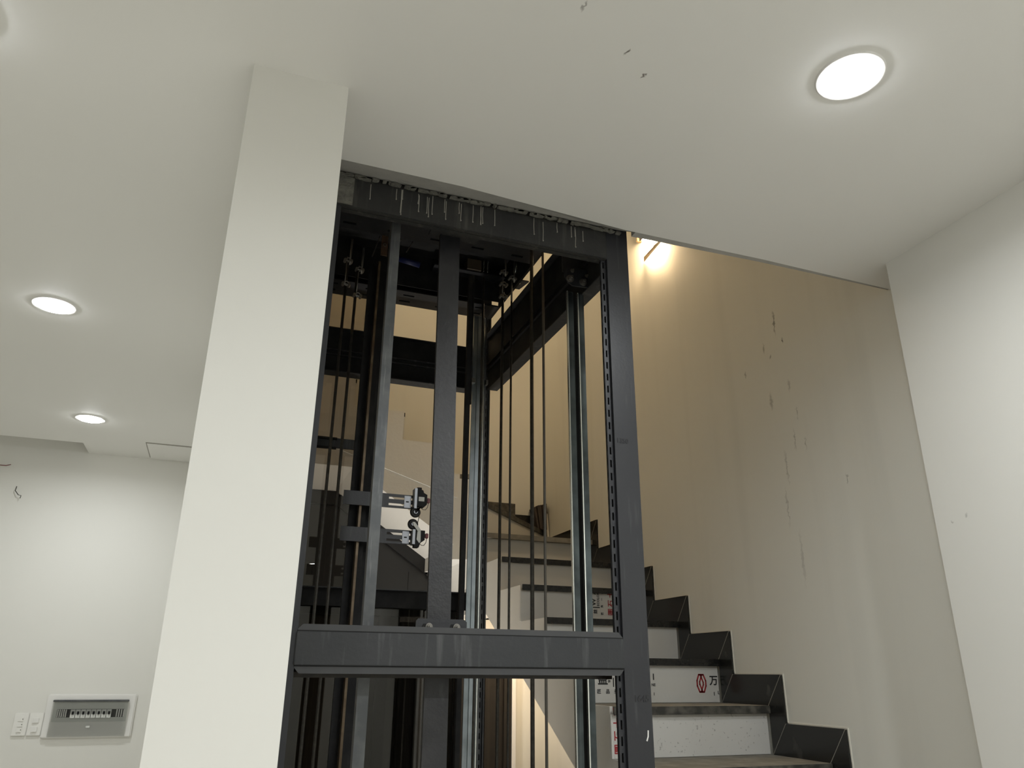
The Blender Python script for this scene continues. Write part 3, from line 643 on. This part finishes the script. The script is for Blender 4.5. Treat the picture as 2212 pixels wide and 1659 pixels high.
# stone offcuts in the corner on the winder
z7 = zt(7) + .001
for i, (x, dx, h, lab) in enumerate([(1.935, -.0, .150, 'leftmost dark stone strip leaning in the stair corner'), (1.955, .002, .162, 'second dark stone strip from the left in the stair corner'), (1.975, .004, .168, 'third dark stone strip from the left in the stair corner'),
                               (1.995, .006, .172, 'fourth dark stone strip from the left in the stair corner'), (2.014, .006, .178, 'rightmost dark stone strip leaning in the stair corner')]):
    bm = bm_new(); prism(bm, [(x + .030 - .012 * i * .5, z7), (x + .042 - .012 * i * .5, z7), (x + .016, z7 + h), (x, z7 + h - .006)], 'y', 4.80 - .01 * (i % 2), 4.885)
    tag(obj('stone_strip', bm, M['tile_strip']), lab, 'stone strip', 'stone offcuts leaning in the stair corner')
bm = bm_new(); prism(bm, [(4.775, zt(6) + .001), (4.79, zt(6) + .001), (4.83, 1.03), (4.822, 1.035)], 'x', 2.032, 2.046); tag(obj('pale_strip', bm, M['caulk']), 'thin pale strip leaning on the stair wall beside the stone offcuts', 'strip')
bm = bm_new(); box(bm, 1.612, 1.826, 4.872, 4.887, z7 + .0, 1.096); tag(obj('stone_slab', bm, M['nosing']), 'dark stone slab standing against the back wall on the winder step', 'stone slab')

# ------------------------------------------------------------------ ceiling downlights
def downlight(x, y, label, bright=1.0):
    t = thing('downlight', label, 'ceiling light', (x, y, ZC - .006), 'round recessed ceiling lights')
    bm = bm_new(); cyl(bm, (x, y, ZC), (x, y, ZC - .004), .075, 40, .072); r = obj('rim', bm, M['white'], t)
    bm = bm_new(); n = 40; rows = []
    for j in range(6):
        a = j / 5 * math.pi / 2; rr = .0605 * math.cos(a) + 1e-5; rows.append([bm.verts.new((x + rr * math.cos(2 * math.pi * i / n), y + rr * math.sin(2 * math.pi * i / n), ZC - .004 - .010 * math.sin(a))) for i in range(n)])
    for j in range(5):
        for i in range(n): bm.faces.new((rows[j][i], rows[j][(i + 1) % n], rows[j + 1][(i + 1) % n], rows[j + 1][i]))
    bm.faces.new(rows[5]); bm.faces.new(rows[0]); obj('diffuser', bm, M['led'] if bright == 1 else M['led2'], t, smooth=True)
    ld = bpy.data.lights.new('led_light', 'AREA'); ld.shape = 'DISK'; ld.size = .11; ld.energy = LED_W * bright; ld.color = LED_COL; ld.spread = math.radians(LED_SPREAD)
    lo = bpy.data.objects.new('led_light', ld); C.objects.link(lo); lo.parent = t; lo.location = (0, 0, -.0095)
    return t
downlight(1.173, 1.003, 'large round white ceiling light at the upper right, nearest the right wall', .68)
downlight(-.717, 2.955, 'round ceiling light left of the cream column, the nearer of two', .55)
downlight(-.779, 4.418, 'smaller looking round ceiling light near the back left wall', .72)
downlight(-.66, 1.49, 'ceiling light just outside the left edge of the photo, its glow at the corner', .35)
for x, y in ((1.15, -.45), (-.62, .03), (1.04, -3.75), (-.6, -1.5), (-2.3, 3.0)):
    downlight(x, y, {(1.15, -.45): 'ceiling light behind the camera, along the right wall', (-.62, .03): 'ceiling light left of the camera, in line with the two left ones', (1.04, -3.75): 'farthest ceiling light behind the camera, mirrored in the shaft glass', (-.6, -1.5): 'ceiling light behind the camera on the left side', (-2.3, 3.0): 'ceiling light deep in the left room beyond the photo edge'}[(x, y)], 4.0 if (x > 0 and y > -1) else ((.9 if y > -1 else 1.4) if x > -2 else .4))
wl = thing('added_fill_lamp', 'added unseen LED fill lamp lying face up on the stairwell floor behind the shaft', 'fill lamp', (.95, 3.98, ZF))  # added out of view to light the second flight's soffit and sides
qbox('housing', M['black'], .85, 1.05, 3.90, 4.06, ZF, ZF + .06, parent=wl, bevel=.004); qbox('lamp_face', M['fill_led'], .865, 1.035, 3.915, 4.045, ZF + .061, ZF + .065, parent=wl)
ld = bpy.data.lights.new('added_fill_light', 'AREA'); ld.shape = 'RECTANGLE'; ld.size = .16; ld.size_y = .12; ld.energy = 9; ld.color = (1.0, .95, .87); ld.spread = math.radians(112)
lo = bpy.data.objects.new('added_fill_light', ld); C.objects.link(lo); lo.parent = wl; lo.location = (0, 0, .10); lo.rotation_euler = (math.radians(180 - 10), 0, 0)
# warm wall lamp on the stair wall and two unseen warm lamps added as fill
def sconce(x, y, z, label):
    t = thing('wall_lamp', label, 'wall lamp', (x, y, z))
    qbox('housing', M['tan'], x - .010, x, y - .05, y + .05, z + .02, z + .22, parent=t)
    qbox('side_cheek', M['tan'], x - .10, x - .01, y - .05, y - .046, z, z + .22, parent=t)
    qbox('side_cheek', M['tan'], x - .10, x - .01, y + .046, y + .050, z + .12, z + .22, parent=t)
    qbox('front_plate', M['tan'], x - .10, x - .096, y - .046, y + .046, z + .03, z + .22, parent=t)
    qbox('back_cheek', M['tan'], 2.018, 2.048, 3.372, 3.385, 2.375, 2.49, parent=t)
    bm = bm_new(); q = [(2.048, 3.36, 2.235), (2.0, 3.280, 2.211), (1.95, 3.005, 2.169), (1.955, 3.026, 2.155)]
    q = [Vector(p) for p in q]; n = (q[1] - q[0]).cross(q[2] - q[0]).normalized() * .003
    V = [bm.verts.new(p) for p in q] + [bm.verts.new(p + n) for p in q]
    bm.faces.new(V[:4]); bm.faces.new(V[7:3:-1])
    for i in range(4): bm.faces.new((V[i], V[i + 4], V[(i + 1) % 4 + 4], V[(i + 1) % 4]))
    obj('reflector_fin', bm, M['tan'], t)
    qbox('lamp_glass', M['warm4'], x - .090, x - .014, y - .040, y + .040, z + .035, z + .19, parent=t)
sconce(XW, 3.19, 2.25, 'warm glowing wall lamp on the stair wall just below the ceiling edge')
def fill_bulb(x, y, z, lab, rad=.09, m='warm'):
    t = thing('added_warm_lamp', lab, 'ceiling light', (x, y, z), 'added warm lamps out of view')
    bm = bm_new(); cyl(bm, (x, y, z + .03), (x, y, z), rad, 28, rad * .95); obj('diffuser', bm, M[m], t); return t
fill_up = fill_bulb(1.0, 4.72, 3.5, 'added unseen warm lamp high on the back wall of the stairwell', .10, 'warm3');  # added above the view to warm the back wall
qbox('lamp_arm', M['tan'], .98, 1.02, 4.72, YB, 3.53, 3.56, parent=fill_up)
fill_bulb(1.7, 4.5, .293, 'added unseen warm lamp under the stair landing', .08, 'warm2')  # added out of sight to warm the wall below the stairs

# ------------------------------------------------------------------ left room: breaker box, switches, wires
bx = thing('breaker_box', 'white breaker panel with a clear cover on the back left wall', 'breaker box', (-.6, YBL, -.36))
qbox('frame_plate', M['white'], -.826, -.376, YBL - .018, YBL, -.352, -.126, parent=bx, bevel=.006)
qbox('recess', M['panelgrey'], -.790, -.415, YBL - .020, YBL - .017, -.270, -.160, parent=bx, bevel=.001)
qbox('din_window', M['slot'], -.768, -.428, YBL - .0215, YBL - .020, -.247, -.205, parent=bx)
for i in range(8):
    x = -.700 + i * .026; b_ = qbox('breaker', M['panelgrey'], x, x + .024, YBL - .030, YBL - .0215, -.250, -.206, parent=bx, bevel=.001); qbox('toggle', M['black'], x + .008, x + .018, YBL - .036, YBL - .030, -.232, -.216, parent=b_)
for xs in ([-.766 + i * .010 for i in range(5)] + [-.470 + i * .012 for i in range(4)]): qbox('vent_slat', M['white'], xs, xs + .006, YBL - .024, YBL - .0215, -.246, -.206, parent=bx)
qbox('cover_hinge', M['greyflat'], -.795, -.412, YBL - .034, YBL - .020, -.166, -.156, parent=bx, bevel=.002)
bm = bm_new(); prism(bm, [(YBL - .034, -.160), (YBL - .031, -.160), (YBL - .0205, -.345), (YBL - .0235, -.345)], 'x', -.795, -.410); obj('clear_cover', bm, M['cover'], bx)
qbox('latch', M['panelgrey'], -.610, -.590, YBL - .032, YBL - .024, -.300, -.290, parent=bx)
def switch(x, lab, kind):
    t = thing('light_switch', lab, 'light switch', (x, YBL, -.34), 'wall switches beside the breaker box')
    qbox('plate', M['switch'], x - .034, x + .034, YBL - .010, YBL, -.338, -.222, parent=t, bevel=.003)
    if kind:
        for j in range(3): qbox('rocker', M['switch'], x - .013, x + .013, YBL - .015, YBL - .010, -.320 + j * .027, -.295 + j * .027, parent=t, bevel=.002); qbox('indicator', M['bolt'], x + .007, x + .011, YBL - .0155, YBL - .015, -.310 + j * .027, -.305 + j * .027, parent=t)
    else:
        for z in (-.320, -.274): qbox('rocker', M['white'], x - .015, x + .015, YBL - .017, YBL - .010, z, z + .026, parent=t, bevel=.002)
switch(-.936, 'white switch plate with three small rockers, farthest from the breaker box', 1)
switch(-.864, 'white switch plate with two rockers touching the breaker box', 0)
bm = bm_new(); tube(bm, [(-1.225, YBL, 1.02), (-1.222, YBL - .02, .99), (-1.20, YBL - .03, .965), (-1.185, YBL - .03, .962), (-1.187, YBL - .03, .945)], .0022, 6)
tag(obj('wall_wire', bm, M['rope']), 'bent dark wire end sticking out of the left wall', 'wire')
bm = bm_new(); tube(bm, [(-1.34, YBL, 1.14), (-1.30, YBL - .02, 1.136), (-1.275, YBL - .03, 1.142)], .0022, 6)
tag(obj('wall_wire', bm, M['red']), 'short reddish wire end at the left edge of the wall, above the other wire', 'wire')
